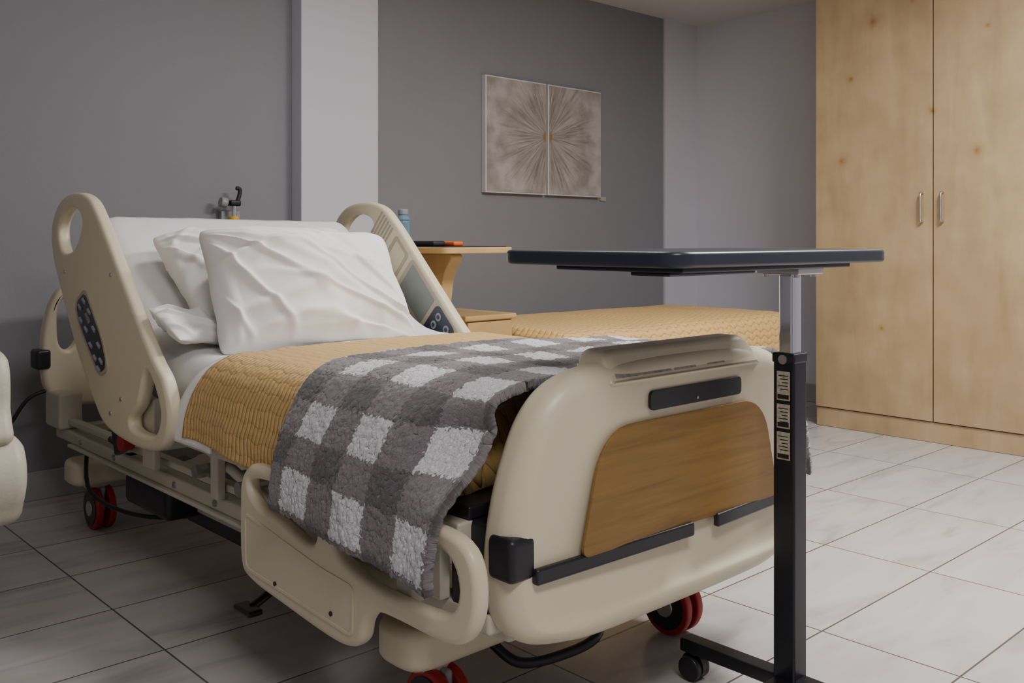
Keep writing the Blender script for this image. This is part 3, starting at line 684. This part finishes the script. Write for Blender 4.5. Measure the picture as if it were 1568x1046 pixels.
for (xx, yy) in ((TX, 1.305), (TX, 0.825), (1.278, 0.92), (1.278, 1.18)):
    cyl('caster_stem', (xx, yy, 0.04), (xx, yy, 0.065), 0.008, M_steel, t, 16)
    for q in (-1, 1):
        cyl('caster_wheel', (xx+q*0.006, yy, 0.028), (xx+q*0.024, yy, 0.028), 0.028, M_black, t, 32, bev=0.004)
    cyl('caster_hood', (xx-0.006, yy, 0.032), (xx+0.006, yy, 0.032), 0.030, M_black, t, 32)

# ------------------------------------------------------------ second overbed table + things on it
t2 = empty('overbed_table.001', (2.36, 3.0, 0))
plate('table_top', roundpoly([(2.20, 2.74), (2.55, 2.74), (2.55, 3.46), (2.20, 3.46)], 0.03), [], 'z', 0.962, 0.024, 0.004, M_maple, t2)
plate('table_top_mat', roundpoly([(2.215, 2.755), (2.535, 2.755), (2.535, 3.445), (2.215, 3.445)], 0.03), [], 'z', 0.9755, 0.004, 0.001, M_black, t2)
plate('pedestal_bracket', roundpoly([(2.82, 0.95), (2.89, 0.87), (2.92, 0.70), (3.02, 0.70), (3.02, 0.87), (3.14, 0.95)], 0.05), [], 'x', 2.34, 0.06, 0.006, M_maple, t2)
box('pedestal_column', (2.315, 2.93, 0.07), (2.365, 3.01, 0.75), M_maple, t2, 0.006)
box('foot_beam', (2.31, 2.72, 0.04), (2.37, 3.40, 0.07), M_creamm, t2, 0.006)
for yy in (2.76, 3.36): cyl('caster_wheel', (2.325, yy, 0.022), (2.355, yy, 0.022), 0.022, M_black, t2, 24, bev=0.003)
r = empty('remote_control', (2.33, 2.95, 0.978))
box('body', (2.27, 2.90, 0.978), (2.33, 3.10, 0.998), M_black, r, 0.006)
box('orange_cap', (2.34, 2.86, 0.978), (2.39, 2.98, 0.996), M_orange, r, 0.006)
bt = empty('water_bottle', (2.345, 3.20, 0.978))
cyl('bottle_body', (2.345, 3.20, 0.978), (2.345, 3.20, 1.085), 0.032, M_bottle, bt, bev=0.008)
cyl('bottle_neck', (2.345, 3.20, 1.085), (2.345, 3.20, 1.105), 0.032, M_bottle, bt, r2=0.02)
cyl('bottle_cap', (2.345, 3.20, 1.105), (2.345, 3.20, 1.13), 0.022, M_btn, bt, bev=0.004)
ns = empty('nightstand', (2.55, 3.1, 0))
box('cabinet', (2.43, 2.905, 0.03), (2.69, 3.33, 0.675), M_maple, ns, 0.004)
box('top_board', (2.42, 2.885, 0.675), (2.70, 3.34, 0.698), M_maple, ns, 0.006)
for z0 in (0.06, 0.27, 0.48):
    box('drawer_front', (2.44, 2.893, z0), (2.68, 2.906, z0+0.19), M_maple, ns, 0.003)
    tube('drawer_pull', [(2.52, 2.893, z0+0.12), (2.525, 2.872, z0+0.12), (2.595, 2.872, z0+0.12), (2.60, 2.893, z0+0.12)], 0.004, M_steel, ns)
for a in (2.44, 2.66):
    for b in (2.92, 3.30): cyl('foot', (a, b, 0), (a, b, 0.032), 0.014, M_black, ns, 16)

# wall gas outlet / flowmeter behind the bed
g = empty('oxygen_flowmeter', (1.92, YH-0.05, 1.15))
box('wall_block', (1.88, YH-0.03, 1.05), (1.97, YH, 1.13), M_grey, g, 0.005)
cyl('yellow_base', (1.92, YH-0.07, 1.075), (1.92, YH-0.07, 1.105), 0.022, M_yel, g, bev=0.004)
cyl('connector', (1.92, YH-0.07, 1.09), (1.92, YH-0.02, 1.09), 0.012, M_steel, g)
cyl('tube', (1.92, YH-0.07, 1.105), (1.92, YH-0.07, 1.17), 0.010, M_chrome, g)
box('valve_body', (1.895, YH-0.09, 1.15), (1.945, YH-0.05, 1.175), M_dkmetal, g, 0.006)
cyl('valve_knob', (1.885, YH-0.07, 1.162), (1.855, YH-0.07, 1.168), 0.022, M_grey, g, bev=0.004)
tube('hook', [(1.935, YH-0.07, 1.17), (1.945, YH-0.07, 1.20), (1.945, YH-0.07, 1.225), (1.93, YH-0.07, 1.228)], 0.009, M_black, g)

# ------------------------------------------------------------ second bed (across, behind)
b2 = empty('daybed', (3.55, 3.05, 0))
X0, X1, Y0, Y1 = 2.73, 4.36, 2.60, 3.50
box('bed_base', (X0+0.03, Y0+0.03, 0.16), (X1-0.01, Y1-0.03, 0.34), M_navy, b2, 0.01)
box('mattress_core', (X0+0.01, Y0+0.01, 0.34), (X1-0.01, Y1-0.01, 0.60), M_sheet, b2, 0.04, seg=4)
for xx in (X0+0.1, X1-0.12):
    for yy in (Y0+0.1, Y1-0.1): cyl('leg', (xx, yy, 0), (xx, yy, 0.17), 0.025, M_black, b2, 20)
plate('footboard', roundpoly([(Y0-0.02, 0.14), (Y0-0.02, 0.60), (Y1+0.02, 0.60), (Y1+0.02, 0.14)], [0.02, 0.09, 0.09, 0.02]), [], 'x', X1+0.022, 0.035, 0.008, M_navy, b2)
sec2, T2 = resample([(Y0-0.008, 0.30), (Y0-0.006, 0.42), (Y0-0.002, 0.54), (Y0+0.02, 0.602), (Y0+0.08, 0.622), (Y0+0.2, 0.626), (Y1-0.2, 0.626), (Y1-0.06, 0.620), (Y1, 0.58), (Y1+0.006, 0.40), (Y1+0.008, 0.30)], 90)
def f2(u, v):
    s = sec2[int(round(v*90))]; x = X0-0.02+(X1-X0+0.02)*u
    z = s[1]
    if u < 0.03: z -= (0.03-u)**2*40
    n_ = noise.noise(Vector((x*4, s[0]*4, z*4)))*0.008
    return Vector((x, s[0], z+n_ if z > 0.58 else z))
grid_mesh('quilt', f2, 130, 90, M_quilt, b2, lambda u, v: ((X1-X0)*u, v*T2*0.5), 0.012)

# ------------------------------------------------------------ visitor chair at the left edge
c = empty('armchair', (0.38, 2.80, 0))
CX0, CX1 = 0.08, 0.69
box('seat_cushion', (CX0+0.09, 2.50, 0.34), (CX1-0.09, 3.05, 0.47), M_chair, c, 0.04, seg=5)
box('seat_frame', (CX0+0.06, 2.52, 0.24), (CX1-0.06, 3.08, 0.345), M_chair, c, 0.02)
box('backrest', (CX0+0.08, 3.02, 0.36), (CX1-0.08, 3.14, 1.0), M_chair, c, 0.05, seg=5, rot=Matrix.Rotation(-0.18, 3, 'X'), piv=(0.3, 3.05, 0.4))
for s, xa in ((1, CX1), (-1, CX0)):
    a0, a1 = (xa-0.10, xa) if s > 0 else (xa, xa+0.10)
    up = catmull([(2.50, 0.50), (2.48, 0.60), (2.49, 0.70), (2.56, 0.735), (2.80, 0.735), (3.04, 0.735), (3.10, 0.68), (3.09, 0.50)], 4)
    plate('arm_pad', up, [], 'x', (a0+a1)/2-0.012*s, 0.075, 0.025, M_chair, c)
    lo = catmull([(2.46, 0.36), (2.43, 0.43), (2.45, 0.50), (2.52, 0.53), (2.8, 0.53), (3.06, 0.53), (3.10, 0.44), (3.08, 0.33), (2.8, 0.30), (2.52, 0.31)], 4)
    plate('side_panel', lo, [], 'x', (a0+a1)/2, 0.10, 0.03, M_chair, c)
    for yy in (2.54, 3.02):
        cyl('leg', ((a0+a1)/2-0.01*s, yy, 0), ((a0+a1)/2-0.01*s, yy, 0.33), 0.018, M_dkmetal, c, 20)

# ------------------------------------------------------------ lights
def area(name, loc, tgt, size, sy, power, col):
    l = bpy.data.lights.new(name, 'AREA'); l.shape = 'RECTANGLE'; l.size = size; l.size_y = sy; l.energy = power; l.color = col
    o = bpy.data.objects.new(name, l); o.location = loc
    o.rotation_euler = (Vector(tgt)-Vector(loc)).to_track_quat('-Z', 'Y').to_euler(); COL.objects.link(o); return o
area('ceiling_light', (3.2, 0.8, 2.44), (3.2, 0.8, 0), 0.9, 0.5, 98, (1.0, 0.97, 0.945))
area('camera_side_fill', (0.5, -0.2, 2.44), (0.7, 0.3, 0), 0.9, 0.4, 38, (1.0, 0.97, 0.96))  # unseen fill lamp, added on the camera side for more frontal light
area('pillow_fill', (2.0, 2.2, 2.44), (2.0, 2.2, 0), 0.4, 0.4, 17, (1.0, 0.98, 0.97))  # small unseen lamp added over the bed to brighten the pillows
wd = bpy.data.worlds.new('world'); scene.world = wd; wd.use_nodes = True
wd.node_tree.nodes['Background'].inputs[0].default_value = (0.5, 0.5, 0.6, 1); wd.node_tree.nodes['Background'].inputs[1].default_value = 0.1

# ------------------------------------------------------------ camera
cam = bpy.data.cameras.new('camera'); co = bpy.data.objects.new('camera', cam); COL.objects.link(co)
co.location = (0, 0, 1.0); co.rotation_euler = (math.radians(90), 0, math.radians(-42.8))
cam.sensor_width = 36; cam.lens = 1450/1568*36; cam.shift_y = -154.7/1568; cam.clip_start = 0.02
scene.camera = co
